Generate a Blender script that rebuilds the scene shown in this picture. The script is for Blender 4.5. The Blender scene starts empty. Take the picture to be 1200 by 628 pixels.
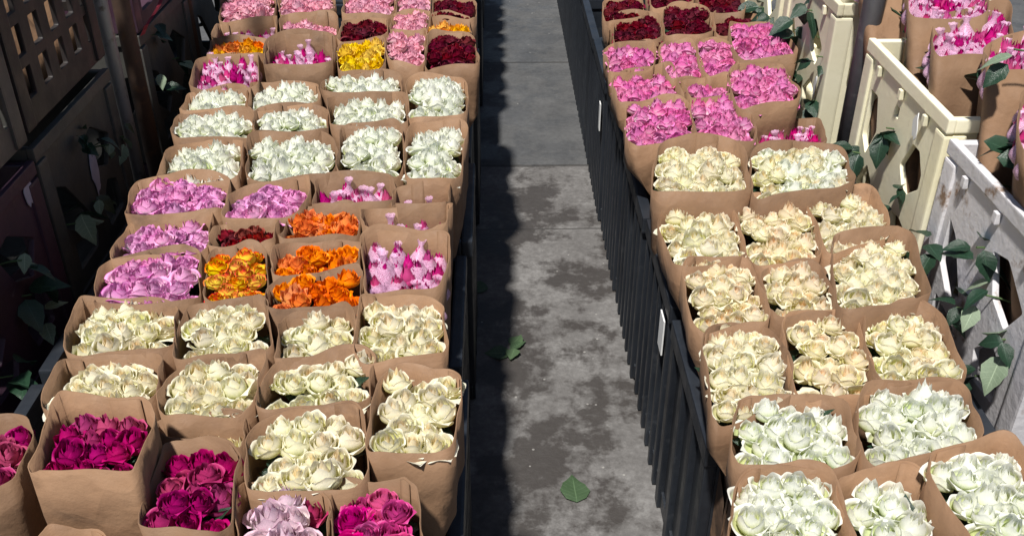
import bpy, bmesh, math, random
from mathutils import Vector, Matrix, Euler, noise
import numpy as np
PI = math.pi
scene = bpy.context.scene
COL = scene.collection
rng = random.Random(7)

# ------------------------------------------------------------------ camera
CAM_H, TILT, YAW, FPX = 1.60, math.radians(32.0), 0.01695, 1150.0
cd = bpy.data.cameras.new('camera'); cam = bpy.data.objects.new('camera', cd); COL.objects.link(cam)
cam.location = (0, 0, CAM_H)
cam.rotation_euler = Euler((PI/2 - TILT, 0, -YAW), 'XYZ')
cd.sensor_width = 36.0; cd.lens = 36.0*FPX/1200.0; cd.clip_end = 500; cd.clip_start = 0.02
scene.camera = cam

def ray(px, py):
    u = (px-600)/FPX; v = (py-314)/FPX
    f = math.cos(TILT) - v*math.sin(TILT); d = math.sin(TILT) + v*math.cos(TILT)
    return Vector((u*math.cos(YAW)+f*math.sin(YAW), f*math.cos(YAW)-u*math.sin(YAW), -d))
def at_z(px, py, z):                     # point of the level plane z seen at a photo pixel
    r = ray(px, py); return Vector((0, 0, CAM_H)) + r*((CAM_H-z)/-r.z)
def at_x(px, py, x):                     # point of the upright plane X = x
    r = ray(px, py); return Vector((0, 0, CAM_H)) + r*(x/r.x)

# ------------------------------------------------------------------ node helpers
def new_mat(name):
    m = bpy.data.materials.new(name); m.use_nodes = True
    nt = m.node_tree; nt.nodes.clear()
    out = nt.nodes.new('ShaderNodeOutputMaterial')
    return m, nt, out
def N(nt, typ, **kw):
    n = nt.nodes.new(typ)
    for k, v in kw.items():
        if k in n.inputs: n.inputs[k].default_value = v
        else: setattr(n, k, v)
    return n
def rgb(c): return (c[0], c[1], c[2], 1.0)
def ramp(nt, stops, interp='LINEAR'):
    n = nt.nodes.new('ShaderNodeValToRGB'); cr = n.color_ramp; cr.interpolation = interp
    while len(cr.elements) < len(stops): cr.elements.new(0.5)
    for e, (p, c) in zip(cr.elements, stops):
        e.position = p; e.color = rgb(c) if not isinstance(c, float) else (c, c, c, 1)
    return n
def mix(nt, fac, a, b, blend='MIX'):
    n = nt.nodes.new('ShaderNodeMix'); n.data_type = 'RGBA'; n.blend_type = blend
    for sock, val in ((n.inputs[0], fac), (n.inputs[6], a), (n.inputs[7], b)):
        if hasattr(val, 'is_linked') or isinstance(val, bpy.types.NodeSocket): nt.links.new(val, sock)
        elif isinstance(val, (int, float)): sock.default_value = val
        else: sock.default_value = rgb(val)
    return n.outputs[2]
def math_n(nt, op, a, b=0.0):
    n = nt.nodes.new('ShaderNodeMath'); n.operation = op
    for s, v in ((n.inputs[0], a), (n.inputs[1], b)):
        if isinstance(v, bpy.types.NodeSocket): nt.links.new(v, s)
        else: s.default_value = v
    return n.outputs[0]
def noise_n(nt, vec, scale, detail=4, rough=0.6):
    n = N(nt, 'ShaderNodeTexNoise', Scale=scale, Detail=detail, Roughness=rough)
    nt.links.new(vec, n.inputs['Vector']); return n.outputs['Fac']

def rose_mat(name, base, mid, tip, trans=0.2, hue=0.012, val=0.16, streak=0.0, rough=0.5, inner=None, stops=(.42,.72,.93)):
    m, nt, out = new_mat(name); L = nt.links.new
    at = N(nt, 'ShaderNodeAttribute', attribute_name='petal'); sp = N(nt, 'ShaderNodeSeparateColor')
    L(at.outputs['Color'], sp.inputs[0])
    rp = ramp(nt, [(0.0, base), (stops[0], base), (stops[1], mid), (stops[2], mid), (1.0, tip)])
    tc = N(nt, 'ShaderNodeTexCoord')
    nz = noise_n(nt, tc.outputs['Object'], 3.0, 5)
    v = math_n(nt, 'ADD', sp.outputs[0], math_n(nt, 'MULTIPLY', math_n(nt, 'SUBTRACT', nz, 0.5), 0.35))
    L(v, rp.inputs[0]); col = rp.outputs[0]
    if inner is not None:
        f = ramp(nt, [(0.0, 1.0), (0.45, 0.0)]); L(sp.outputs[1], f.inputs[0])
        col = mix(nt, math_n(nt, 'MULTIPLY', f.outputs[0], 0.75), col, inner)
    oi = N(nt, 'ShaderNodeObjectInfo')
    hs = N(nt, 'ShaderNodeHueSaturation')
    h = math_n(nt, 'ADD', 0.5-hue, math_n(nt, 'MULTIPLY', oi.outputs['Random'], 2*hue))
    pv = math_n(nt, 'ADD', sp.outputs[2], math_n(nt, 'MULTIPLY', oi.outputs['Random'], 0.6))
    vv = math_n(nt, 'ADD', 1-val, math_n(nt, 'MULTIPLY', pv, val*1.1))
    L(h, hs.inputs['Hue']); L(vv, hs.inputs['Value']); L(col, hs.inputs['Color'])
    sat = math_n(nt, 'ADD', 0.88, math_n(nt, 'MULTIPLY', math_n(nt, 'FRACT', math_n(nt, 'MULTIPLY', oi.outputs['Random'], 7.31)), 0.24))
    L(sat, hs.inputs['Saturation'])
    p = N(nt, 'ShaderNodeBsdfPrincipled', Roughness=rough); p.inputs['Specular IOR Level'].default_value = 0.3
    L(hs.outputs[0], p.inputs['Base Color'])
    # fine veins
    wv = N(nt, 'ShaderNodeTexNoise', Scale=22.0, Detail=3.0); mp = N(nt, 'ShaderNodeMapping')
    mp.inputs['Scale'].default_value = (1, 1, 0.15); L(tc.outputs['Object'], mp.inputs[0]); L(mp.outputs[0], wv.inputs['Vector'])
    bp = N(nt, 'ShaderNodeBump', Strength=0.12, Distance=0.02); L(wv.outputs['Fac'], bp.inputs['Height']); L(bp.outputs[0], p.inputs['Normal'])
    t = N(nt, 'ShaderNodeBsdfTranslucent'); L(hs.outputs[0], t.inputs[0])
    ms = N(nt, 'ShaderNodeMixShader'); ms.inputs[0].default_value = trans
    L(p.outputs[0], ms.inputs[1]); L(t.outputs[0], ms.inputs[2]); L(ms.outputs[0], out.inputs[0])
    return m

ROSE = {
 'W': rose_mat('white rose petal', (.72,.78,.42), (.88,.89,.80), (.89,.90,.84), val=.07, rough=.45, trans=.42),
 'C': rose_mat('cream rose petal', (.77,.75,.37), (.90,.86,.67), (.90,.88,.77), val=.08, inner=(.88,.70,.38), trans=.42),
 'A': rose_mat('peach rose petal', (.77,.73,.38), (.90,.82,.61), (.90,.82,.66), val=.08, inner=(.88,.56,.26), trans=.42),
 'P': rose_mat('lilac pink rose petal', (.84,.60,.72), (.78,.36,.62), (.62,.13,.42), val=.24),
 'K': rose_mat('bright pink rose petal', (.85,.62,.70), (.74,.22,.47), (.66,.11,.36), val=.22),
 'L': rose_mat('pale pink rose petal', (.84,.62,.62), (.82,.42,.52), (.74,.24,.38), val=.2),
 'M': rose_mat('magenta rose petal', (.29,.005,.085), (.36,.007,.115), (.40,.012,.14), val=.3, trans=.15, rough=.5),
 'H': rose_mat('hot pink rose petal', (.42,.010,.13), (.52,.012,.19), (.55,.03,.22), val=.32, trans=.15, rough=.42),
 'D': rose_mat('dark red rose petal', (.10,.003,.012), (.14,.004,.018), (.17,.006,.026), val=.45, trans=.1, rough=.45),
 'R': rose_mat('brick red rose petal', (.22,.012,.006), (.24,.010,.010), (.17,.006,.01), val=.4, trans=.1),
 'O': rose_mat('orange rose petal', (.84,.36,.02), (.82,.21,.01), (.78,.11,.005), val=.25, trans=.2),
 'Y': rose_mat('yellow rose petal', (.80,.50,.01), (.84,.60,.01), (.84,.50,.01), val=.15, trans=.2),
 'G': rose_mat('amber rose petal', (.80,.42,.01), (.82,.38,.01), (.78,.20,.006), val=.3, trans=.2, hue=.03),
 'B': rose_mat('yellow and red rose petal', (.80,.56,.05), (.72,.13,.03), (.55,.02,.02), stops=(.74,.90,.95), hue=.02, val=.2, trans=.2),
 'F': rose_mat('faded lilac rose petal', (.74,.62,.62), (.74,.54,.62), (.72,.42,.58), val=.2),
 'N': rose_mat('magenta bud petal', (.42,.015,.14), (.48,.012,.17), (.50,.015,.20), val=.3, trans=.15),
}

def leaf_mat(name, c1, c2, rough=0.38):
    m, nt, out = new_mat(name); L = nt.links.new
    tc = N(nt, 'ShaderNodeTexCoord'); oi = N(nt, 'ShaderNodeObjectInfo')
    nz = noise_n(nt, tc.outputs['Object'], 25.0, 4)
    f = math_n(nt, 'ADD', math_n(nt, 'MULTIPLY', nz, 0.6), math_n(nt, 'MULTIPLY', oi.outputs['Random'], 0.5))
    col = mix(nt, f, c1, c2)
    uv = N(nt, 'ShaderNodeUVMap', uv_map='leaf'); su = N(nt, 'ShaderNodeSeparateXYZ'); L(uv.outputs[0], su.inputs[0])
    au = math_n(nt, 'ABSOLUTE', su.outputs[0])
    rib = ramp(nt, [(0.0, 1.0), (0.07, 0.0)]); L(au, rib.inputs[0])
    sv = math_n(nt, 'ABSOLUTE', math_n(nt, 'SINE', math_n(nt, 'MULTIPLY', math_n(nt, 'SUBTRACT', su.outputs[1], math_n(nt, 'MULTIPLY', au, .16)), 24.0)))
    side = ramp(nt, [(0.0, .6), (0.16, 0.0)]); L(sv, side.inputs[0])
    vein = math_n(nt, 'MAXIMUM', rib.outputs[0], side.outputs[0])
    col = mix(nt, math_n(nt, 'MULTIPLY', vein, .5), col, tuple(min(1, x*2.1+.02) for x in c2))
    p = N(nt, 'ShaderNodeBsdfPrincipled', Roughness=rough); L(col, p.inputs['Base Color'])
    wv = N(nt, 'ShaderNodeTexNoise', Scale=120.0, Detail=3.0); L(tc.outputs['Object'], wv.inputs['Vector'])
    bp = N(nt, 'ShaderNodeBump', Strength=0.3, Distance=0.003); L(math_n(nt, 'SUBTRACT', wv.outputs['Fac'], math_n(nt, 'MULTIPLY', vein, .7)), bp.inputs['Height']); L(bp.outputs[0], p.inputs['Normal'])
    t = N(nt, 'ShaderNodeBsdfTranslucent'); L(col, t.inputs[0])
    ms = N(nt, 'ShaderNodeMixShader'); ms.inputs[0].default_value = .15
    L(p.outputs[0], ms.inputs[1]); L(t.outputs[0], ms.inputs[2]); L(ms.outputs[0], out.inputs[0])
    return m
LEAF = leaf_mat('rose leaf', (.008,.024,.014), (.020,.052,.028), .32)
LEAF_PALE = leaf_mat('pale leaf underside', (.14,.20,.13), (.24,.30,.20), .6)
LEAF_FLOOR = leaf_mat('trodden leaf', (.035,.070,.030), (.070,.115,.055), .55)

def surf_mat(name, c1, c2, scale, rough, spots=None, spot_scale=6, spot_lo=.55, spot_hi=.62, bump=.2, bump_scale=60, metallic=0.0, per_object=.12, stretch=None, crumple=0):
    m, nt, out = new_mat(name); L = nt.links.new
    tc = N(nt, 'ShaderNodeTexCoord'); oi = N(nt, 'ShaderNodeObjectInfo')
    vec = N(nt, 'ShaderNodeVectorMath', operation='ADD'); L(tc.outputs['Object'], vec.inputs[0])
    cx = N(nt, 'ShaderNodeCombineXYZ'); o10 = math_n(nt, 'MULTIPLY', oi.outputs['Random'], 37.0)
    L(o10, cx.inputs[0]); L(o10, cx.inputs[1]); L(o10, cx.inputs[2]); L(cx.outputs[0], vec.inputs[1])
    v = vec.outputs[0]
    if stretch:
        mp = N(nt, 'ShaderNodeMapping'); mp.inputs['Scale'].default_value = stretch; L(v, mp.inputs[0]); v2 = mp.outputs[0]
    else: v2 = v
    n1 = noise_n(nt, v2, scale, 6)
    rp = ramp(nt, [(0.3, c1), (0.7, c2)]); L(n1, rp.inputs[0]); col = rp.outputs[0]
    if spots:
        n2 = noise_n(nt, v, spot_scale, 6, .65); r2 = ramp(nt, [(spot_lo, 0.0), (spot_hi, 1.0)]); L(n2, r2.inputs[0])
        col = mix(nt, r2.outputs[0], col, spots)
    hs = N(nt, 'ShaderNodeHueSaturation'); L(col, hs.inputs['Color'])
    L(math_n(nt, 'ADD', 1-per_object, math_n(nt, 'MULTIPLY', oi.outputs['Random'], 2*per_object)), hs.inputs['Value'])
    p = N(nt, 'ShaderNodeBsdfPrincipled', Roughness=rough, Metallic=metallic)
    L(hs.outputs[0], p.inputs['Base Color'])
    rr = ramp(nt, [(0.3, max(0., rough-.12)), (0.7, min(1., rough+.12))]); L(noise_n(nt, v, scale*2.3), rr.inputs[0]); L(rr.outputs[0], p.inputs['Roughness'])
    if bump:
        bp = N(nt, 'ShaderNodeBump', Strength=bump, Distance=0.004); L(noise_n(nt, v, bump_scale, 5), bp.inputs['Height']); L(bp.outputs[0], p.inputs['Normal'])
        if crumple:
            vo = N(nt, 'ShaderNodeTexVoronoi', Scale=16.0); vo.feature = 'F1'
            wv = N(nt, 'ShaderNodeVectorMath', operation='ADD'); L(v, wv.inputs[0])
            nn = N(nt, 'ShaderNodeTexNoise', Scale=7.0, Detail=3.0); L(v, nn.inputs['Vector'])
            sc = N(nt, 'ShaderNodeVectorMath', operation='SCALE'); sc.inputs['Scale'].default_value = .09; L(nn.outputs['Color'], sc.inputs[0]); L(sc.outputs[0], wv.inputs[1])
            L(wv.outputs[0], vo.inputs['Vector'])
            b2 = N(nt, 'ShaderNodeBump', Strength=crumple, Distance=0.012); L(vo.outputs['Distance'], b2.inputs['Height']); L(bp.outputs[0], b2.inputs['Normal']); L(b2.outputs[0], p.inputs['Normal'])
    L(p.outputs[0], out.inputs[0])
    return m
KRAFT = surf_mat('kraft paper', (.168,.092,.048), (.240,.140,.078), 11, .8, spots=(.112,.060,.031), spot_scale=7, spot_lo=.58, spot_hi=.72, bump=.6, bump_scale=34, per_object=.2, crumple=.35)
BLACKP = surf_mat('black plastic', (.008,.010,.014), (.020,.024,.031), 9, .45, spots=(.048,.052,.058), spot_scale=14, spot_lo=.6, spot_hi=.8, bump=.2, stretch=(1,1,.25))
DARKCR = surf_mat('black weathered plastic', (.034,.034,.031), (.075,.073,.066), 6, .6, spots=(.095,.092,.08), spot_scale=8, spot_lo=.6, spot_hi=.75)
BROWNCR = surf_mat('dark brown weathered plastic', (.010,.008,.008), (.022,.017,.016), 6, .6, spots=(.035,.030,.018), spot_scale=7, spot_lo=.58, spot_hi=.74)
PURPCR = surf_mat('dark purple plastic', (.030,.013,.025), (.060,.026,.046), 6, .55, spots=(.09,.07,.085), spot_scale=16, spot_lo=.66, spot_hi=.72)
CREAM = surf_mat('cream plastic', (.71,.66,.46), (.79,.75,.57), 4, .5, spots=(.46,.40,.28), spot_scale=14, spot_lo=.62, spot_hi=.78, bump=.15)
WHITEW = surf_mat('weathered white plastic', (.48,.47,.48), (.62,.60,.62), 6, .7, spots=(.20,.13,.085), spot_scale=9, spot_lo=.58, spot_hi=.66, bump=.4)
STEEL = surf_mat('grey galvanised steel', (.16,.165,.175), (.30,.31,.32), 12, .5, spots=(.09,.08,.075), spot_scale=20, spot_lo=.58, spot_hi=.7, metallic=.35, stretch=(1,1,.2))
STEELD = surf_mat('dull dark steel', (.06,.06,.068), (.12,.12,.13), 12, .5, spots=(.20,.20,.21), spot_scale=20, spot_lo=.6, spot_hi=.75, metallic=.35, stretch=(1,1,.15))
RUST = surf_mat('rusty brown steel', (.045,.026,.018), (.09,.05,.032), 14, .75, spots=(.13,.065,.03), spot_scale=22, spot_lo=.55, spot_hi=.7, stretch=(1,1,.3))
PAPER = surf_mat('white label paper', (.55,.55,.55), (.68,.68,.66), 8, .8, bump=.1)
SCRAP = surf_mat('torn lilac paper', (.30,.27,.33), (.42,.39,.45), 20, .85)
RIBBON = surf_mat('red ribbon', (.32,.03,.05), (.42,.05,.08), 30, .55)
STEM = surf_mat('green rose stem', (.05,.09,.03), (.08,.13,.05), 20, .5)

def net_mat():
    m, nt, out = new_mat('white foam net'); L = nt.links.new
    tc = N(nt, 'ShaderNodeTexCoord'); oi = N(nt, 'ShaderNodeObjectInfo')
    vo = N(nt, 'ShaderNodeTexVoronoi', Scale=8.0); vo.feature = 'DISTANCE_TO_EDGE'
    mp = N(nt, 'ShaderNodeMapping'); mp.inputs['Scale'].default_value = (1, 1, .45)
    L(tc.outputs['Object'], mp.inputs[0]); L(mp.outputs[0], vo.inputs['Vector'])
    r = ramp(nt, [(0.02, .72), (0.25, 0.30)]); L(vo.outputs['Distance'], r.inputs[0])
    p = N(nt, 'ShaderNodeBsdfPrincipled', Roughness=.45); p.inputs['Base Color'].default_value = (.78,.48,.68,1)
    tr = N(nt, 'ShaderNodeBsdfTransparent')
    ms = N(nt, 'ShaderNodeMixShader'); L(r.outputs[0], ms.inputs[0]); L(tr.outputs[0], ms.inputs[1]); L(p.outputs[0], ms.inputs[2])
    L(ms.outputs[0], out.inputs[0]); return m
NET = net_mat()

def concrete():
    m, nt, out = new_mat('stained concrete'); L = nt.links.new
    g = N(nt, 'ShaderNodeNewGeometry'); P = g.outputs['Position']
    sx = N(nt, 'ShaderNodeSeparateXYZ'); L(P, sx.inputs[0])
    fine = noise_n(nt, P, 55, 8, .72); mid = noise_n(nt, P, 5.5, 8, .68); big = noise_n(nt, P, 1.7, 4)
    rp = ramp(nt, [(0.34, (.066,.062,.060)), (0.5, (.118,.113,.110)), (0.66, (.205,.20,.196))]); L(math_n(nt, 'ADD', math_n(nt, 'MULTIPLY', fine, .45), math_n(nt, 'MULTIPLY', mid, .55)), rp.inputs[0])
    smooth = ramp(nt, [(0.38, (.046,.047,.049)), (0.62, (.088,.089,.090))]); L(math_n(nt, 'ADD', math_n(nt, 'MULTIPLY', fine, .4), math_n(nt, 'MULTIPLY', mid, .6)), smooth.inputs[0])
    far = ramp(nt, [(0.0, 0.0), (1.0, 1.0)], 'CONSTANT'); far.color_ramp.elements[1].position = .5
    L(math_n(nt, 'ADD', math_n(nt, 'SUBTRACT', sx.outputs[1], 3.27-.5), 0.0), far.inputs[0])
    # damp stains on the near slab: sharp irregular outlines
    wn = noise_n(nt, P, 4.6, 10, .70)
    wet = ramp(nt, [(0.462, 0.0), (0.545, 1.0)]); L(math_n(nt, 'ADD', wn, math_n(nt, 'MULTIPLY', math_n(nt, 'SUBTRACT', big, .5), .35)), wet.inputs[0])
    near = mix(nt, math_n(nt, 'MULTIPLY', wet.outputs[0], .85), rp.outputs[0], (.034,.029,.026))
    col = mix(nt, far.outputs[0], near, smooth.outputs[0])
    # slab joints
    jn = None
    wob = math_n(nt, 'MULTIPLY', math_n(nt, 'SUBTRACT', mid, .5), .02)
    for y0, w in ((3.27, .009), (2.80, .004), (4.35, .008)):
        d = math_n(nt, 'ABSOLUTE', math_n(nt, 'SUBTRACT', math_n(nt, 'ADD', sx.outputs[1], wob), y0))
        j = math_n(nt, 'LESS_THAN', d, w)
        jn = j if jn is None else math_n(nt, 'MAXIMUM', jn, j)
    col = mix(nt, math_n(nt, 'MULTIPLY', jn, .75), col, (.030,.028,.026))
    # pale specks of debris
    vo = N(nt, 'ShaderNodeTexVoronoi', Scale=26.0); L(P, vo.inputs['Vector'])
    sp = math_n(nt, 'LESS_THAN', vo.outputs['Distance'], .085)
    col = mix(nt, math_n(nt, 'MULTIPLY', math_n(nt, 'MULTIPLY', sp, math_n(nt, 'GREATER_THAN', noise_n(nt, P, 9, 2), .54)), .55), col, (.33,.32,.30))
    p = N(nt, 'ShaderNodeBsdfPrincipled'); L(col, p.inputs['Base Color'])
    ro = mix(nt, wet.outputs[0], (.85,.85,.85), (.5,.5,.5)); L(ro, p.inputs['Roughness'])
    bp = N(nt, 'ShaderNodeBump', Strength=.45, Distance=.006); L(math_n(nt, 'ADD', fine, math_n(nt, 'MULTIPLY', jn, -1.5)), bp.inputs['Height']); L(bp.outputs[0], p.inputs['Normal'])
    L(p.outputs[0], out.inputs[0]); return m

# ------------------------------------------------------------------ object helpers
def link(name, me, parent=None, loc=None, rot=None, scale=None):
    o = bpy.data.objects.new(name, me); COL.objects.link(o)
    if parent: o.parent = parent
    if loc is not None: o.location = loc
    if rot is not None: o.rotation_euler = rot
    if scale is not None: o.scale = scale
    return o
def bm_mesh(name, bm, mat, smooth=False):
    me = bpy.data.meshes.new(name); bmesh.ops.recalc_face_normals(bm, faces=bm.faces) if not smooth else None
    bm.to_mesh(me); bm.free(); me.materials.append(mat)
    if smooth:
        for p in me.polygons: p.use_smooth = True
    return me
def tag(o, label, cat, group=None):
    o['label'] = label; o['category'] = cat
    if group: o['group'] = group
    return o
def thing(name, label, cat, loc, group=None, rot=(0,0,0)):
    o = bpy.data.objects.new(name, None); COL.objects.link(o); o.location = loc; o.rotation_euler = rot
    o.empty_display_size = .05
    return tag(o, label, cat, group)
def dup(root, loc, label, group=None, rot=None):
    r = root.copy(); COL.objects.link(r); r.location = loc; r['label'] = label
    if group: r['group'] = group
    if rot is not None: r.rotation_euler = rot
    for ch in list(root.children):
        c = ch.copy(); COL.objects.link(c); c.parent = r
        for g in ch.children:
            d = g.copy(); COL.objects.link(d); d.parent = c
    return r
def add_box(bm, c, s, bev=0.0):
    r = bmesh.ops.create_cube(bm, size=1.0, matrix=Matrix.Translation(c) @ Matrix.Diagonal((s[0], s[1], s[2], 1)))
    if bev:
        es = list({e for v in r['verts'] for e in v.link_edges})
        bmesh.ops.bevel(bm, geom=es, offset=bev, segments=2, affect='EDGES', profile=.7)

# ------------------------------------------------------------------ roses
def rose_mesh(name, mat, seed, layers, tip=.15, point=0.0, nu=9, nv=9):
    r = random.Random(seed); V = []; F = []; A = []
    off = r.uniform(0, 6.28)
    for li, (n, rho, h, q, W, roll, z0) in enumerate(layers):
        off += r.uniform(.4, 1.0)
        for i in range(n):
            th0 = off + 2*PI*i/n + r.uniform(-.22, .22); hh = h*r.uniform(.90, 1.06); rr = rho*r.uniform(.90, 1.10)
            rl = roll*r.uniform(.5, 1.35); ph = r.uniform(0, 6.28); ph2 = r.uniform(0, 6.28); b = r.random(); tw = r.uniform(.04, .12)*(1 if r.random() < .8 else -1)
            lean = r.uniform(-.05, .08); base = len(V)
            for iv in range(nv):
                v = iv/(nv-1)
                k = math.sin(min(v/.55, 1)*PI/2)**.8
                s = max(0, (v-.5)/.5); s = s*s*(3-2*s)
                rad = rr*(.12 + .88*k)*(1+(q-1)*s)
                t = max(0, (v-.70)/.30)
                for iu in range(nu):
                    u = -1+2*iu/(nu-1); au = abs(u)
                    wv = W*(.45+.55*math.sin(min(1, v/.6)*PI/2))*(1-.40*max(0, (v-.6)/.4)**2)
                    th = th0 + u*wv
                    edge = au**2.6
                    R = rad*(1+tw*u) + rl*(t**1.6)*(1+.35*edge) + rl*.35*edge*v*v
                    R += rr*.035*math.sin(3.1*u+ph)*v + rr*.016*math.sin(6.3*u+ph2)*v*v + lean*v
                    z = z0 + hh*v - hh*tip*(au**2.2)*v*v - rl*.95*t**2.2 - rl*.35*edge*t
                    z += point*hh*max(0, 1-au*2.2)*t
                    z += hh*.010*math.sin(5.2*u+ph2)*v*v
                    V.append((R*math.cos(th), R*math.sin(th), z))
                    A.append((v, li/max(1, len(layers)-1), b))
            for iv in range(nv-1):
                for iu in range(nu-1):
                    a = base+iv*nu+iu; F.append((a, a+1, a+nu+1, a+nu))
    me = bpy.data.meshes.new(name); me.from_pydata(V, [], F); me.materials.append(mat)
    ca = me.color_attributes.new('petal', 'FLOAT_COLOR', 'POINT')
    ca.data.foreach_set('color', np.array([(a, b, c, 1.0) for a, b, c in A], dtype=np.float32).ravel())
    me.polygons.foreach_set('use_smooth', [True]*len(me.polygons))
    return me
# n, radius, height, top ratio, half width, roll, z0
OPEN = [(2,.12,1.18,.62,1.7,0,.1), (3,.24,1.24,.66,1.2,.01,.06), (3,.40,1.24,.76,1.15,.02,.03), (4,.58,1.18,.86,.98,.035,.02), (5,.77,1.08,.94,.86,.06,0), (5,.92,.90,1.02,.86,.11,0)]
BUD = [(2,.14,1.40,.6,1.7,0,.1), (3,.30,1.48,.60,1.25,.01,.05), (3,.48,1.48,.68,1.2,.025,.02), (4,.66,1.38,.80,1.02,.05,0), (4,.84,1.16,.94,1.0,.10,0)]
TALL = [(2,.16,1.58,.5,1.7,0,.1), (3,.36,1.66,.50,1.3,.01,.05), (3,.58,1.60,.60,1.25,.03,.02), (3,.78,1.40,.80,1.15,.08,0), (3,.88,1.10,.98,1.0,.15,0)]
HALF = [(2,.14,1.30,.55,1.7,0,.1), (3,.30,1.38,.58,1.3,.01,.06), (3,.50,1.38,.66,1.2,.02,.03), (4,.70,1.28,.82,1.05,.05,.01), (3,.90,1.02,.98,1.1,.13,0)]
FULL = [(2,.10,1.0,.7,1.7,0,.2), (3,.20,1.06,.80,1.2,.01,.14), (4,.33,1.06,.88,1.0,.015,.1), (5,.48,1.04,.94,.86,.03,.07), (6,.65,.98,.98,.76,.05,.04), (6,.82,.86,1.04,.78,.08,.02), (5,.95,.66,1.10,.86,.13,0)]
CLOSED = [(2,.2,1.55,.5,1.6,0,.05), (3,.42,1.6,.45,1.2,.0,.03), (3,.62,1.5,.5,1.15,.02,.0), (3,.70,1.2,.75,1.05,.08,0)]
SHAPES = {'W': [(TALL,.05),(HALF,.06),(TALL,.1),(BUD,.06),(HALF,.02)], 'C': [(HALF,.03),(TALL,.06),(FULL,.0),(BUD,.05),(HALF,.06),(OPEN,.02)], 'A': [(HALF,.03),(FULL,0),(TALL,.05),(OPEN,.0),(HALF,.06)],
 'P': [(OPEN,0),(FULL,0),(HALF,.03)], 'K': [(HALF,.02),(OPEN,.0),(TALL,.03)], 'L': [(OPEN,0),(BUD,.1)], 'M': [(TALL,0),(BUD,.02),(HALF,0)], 'H': [(FULL,0),(OPEN,0)],
 'D': [(BUD,0),(OPEN,0)], 'R': [(OPEN,0),(BUD,0)], 'O': [(OPEN,.06),(BUD,.08),(OPEN,.1)], 'Y': [(OPEN,.1),(BUD,.1)], 'G': [(OPEN,.1),(BUD,.1)], 'B': [(BUD,.0),(OPEN,0)], 'F': [(BUD,.1),(OPEN,0)], 'N': [(CLOSED,0),(CLOSED,.05)]}
RM = {}
for ti, (k, shapes) in enumerate(SHAPES.items()):
    RM[k] = [rose_mesh('rose', ROSE[k], 100*ti+j, s, point=p) for j, (s, p) in enumerate(shapes)]
SIZE = {'W': .0262, 'C': .0255, 'A': .0255, 'P': .0245, 'K': .0225, 'L': .0225, 'M': .0232, 'H': .0245, 'D': .0220, 'R': .0205, 'O': .0235, 'Y': .0235, 'G': .0225, 'B': .0200, 'F': .0260, 'N': .0185}
HTOP = {'W': 1.40, 'N': 1.6, 'M': 1.35, 'C': 1.3}

def net_mesh(seed, tuft):
    r = random.Random(seed); prof = [(.55,-.6),(1.05,.0),(1.28,.6),(1.22,1.2),(.95,1.9),(.62,2.6)] + ([(.36,3.1),(.28,3.5),(.42,4.0),(.55,4.3)] if tuft else [(.52,2.9)])
    bm = bmesh.new(); n = 18; rings = []
    lx, ly = r.uniform(-.12, .12), r.uniform(-.12, .12)
    for rad, z in prof:
        rings.append([bm.verts.new((rad*math.cos(2*PI*i/n)*(1+.07*math.sin(3*i+z+seed))+lx*max(0, z-1.2), rad*math.sin(2*PI*i/n)*(1+.07*math.cos(2*i+seed))+ly*max(0, z-1.2), z+.08*math.sin(2*i+seed)*(z > 2))) for i in range(n)])
    for a, b in zip(rings, rings[1:]):
        for i in range(n): bm.faces.new((a[i], a[(i+1) % n], b[(i+1) % n], b[i]))
    return bm_mesh('foam_net', bm, NET, True)
NETS = [net_mesh(1, True), net_mesh(2, False), net_mesh(3, True), net_mesh(4, False)]

def leaf_verts(L, W, fold, droop, n=9, m=5, serr=.05, r=rng):
    vs = []; fs = []; tw = r.uniform(-.3, .3)
    for i in range(n):
        t = i/(n-1); w = W*math.sin(PI*min(1, t**.78))**.9*(1-.42*t*t) if 0 < t < 1 else 0.0008
        for j in range(m):
            s = -1+2*j/(m-1)
            ww = w*(1+(serr*(1 if i % 2 else -1) if abs(s) == 1 else 0))
            y = t*L; x = s*ww; z = fold*abs(s)*w - droop*L*t*t + tw*s*w*t
            vs.append((x, y, z+.04*W*math.sin(9*t+3*s)))
    for i in range(n-1):
        for j in range(m-1):
            a = i*m+j; fs.append((a, a+1, a+m+1, a+m))
    return vs, fs
def leaf_uv(me, n, m):
    uv = me.uv_layers.new(name='leaf'); per = n*m
    for lp in me.loops:
        k = lp.vertex_index % per; uv.data[lp.index].uv = (-1+2*(k % m)/(m-1), (k//m)/(n-1))
def leaf_mesh(name, mats, L, W, fold=.35, droop=.2, seed=0):
    vs, fs = leaf_verts(L, W, fold, droop, r=random.Random(seed))
    me = bpy.data.meshes.new(name); me.from_pydata(vs, [], fs); me.materials.append(mats)
    me.polygons.foreach_set('use_smooth', [True]*len(fs)); leaf_uv(me, 9, 5); return me
LEAVES = [leaf_mesh('leaf', LEAF, 1, .29, .34, .15+.12*i, i) for i in range(3)]
PALES = [leaf_mesh('leaf', LEAF_PALE, 1, .29, .2, .2, 9)]

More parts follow.
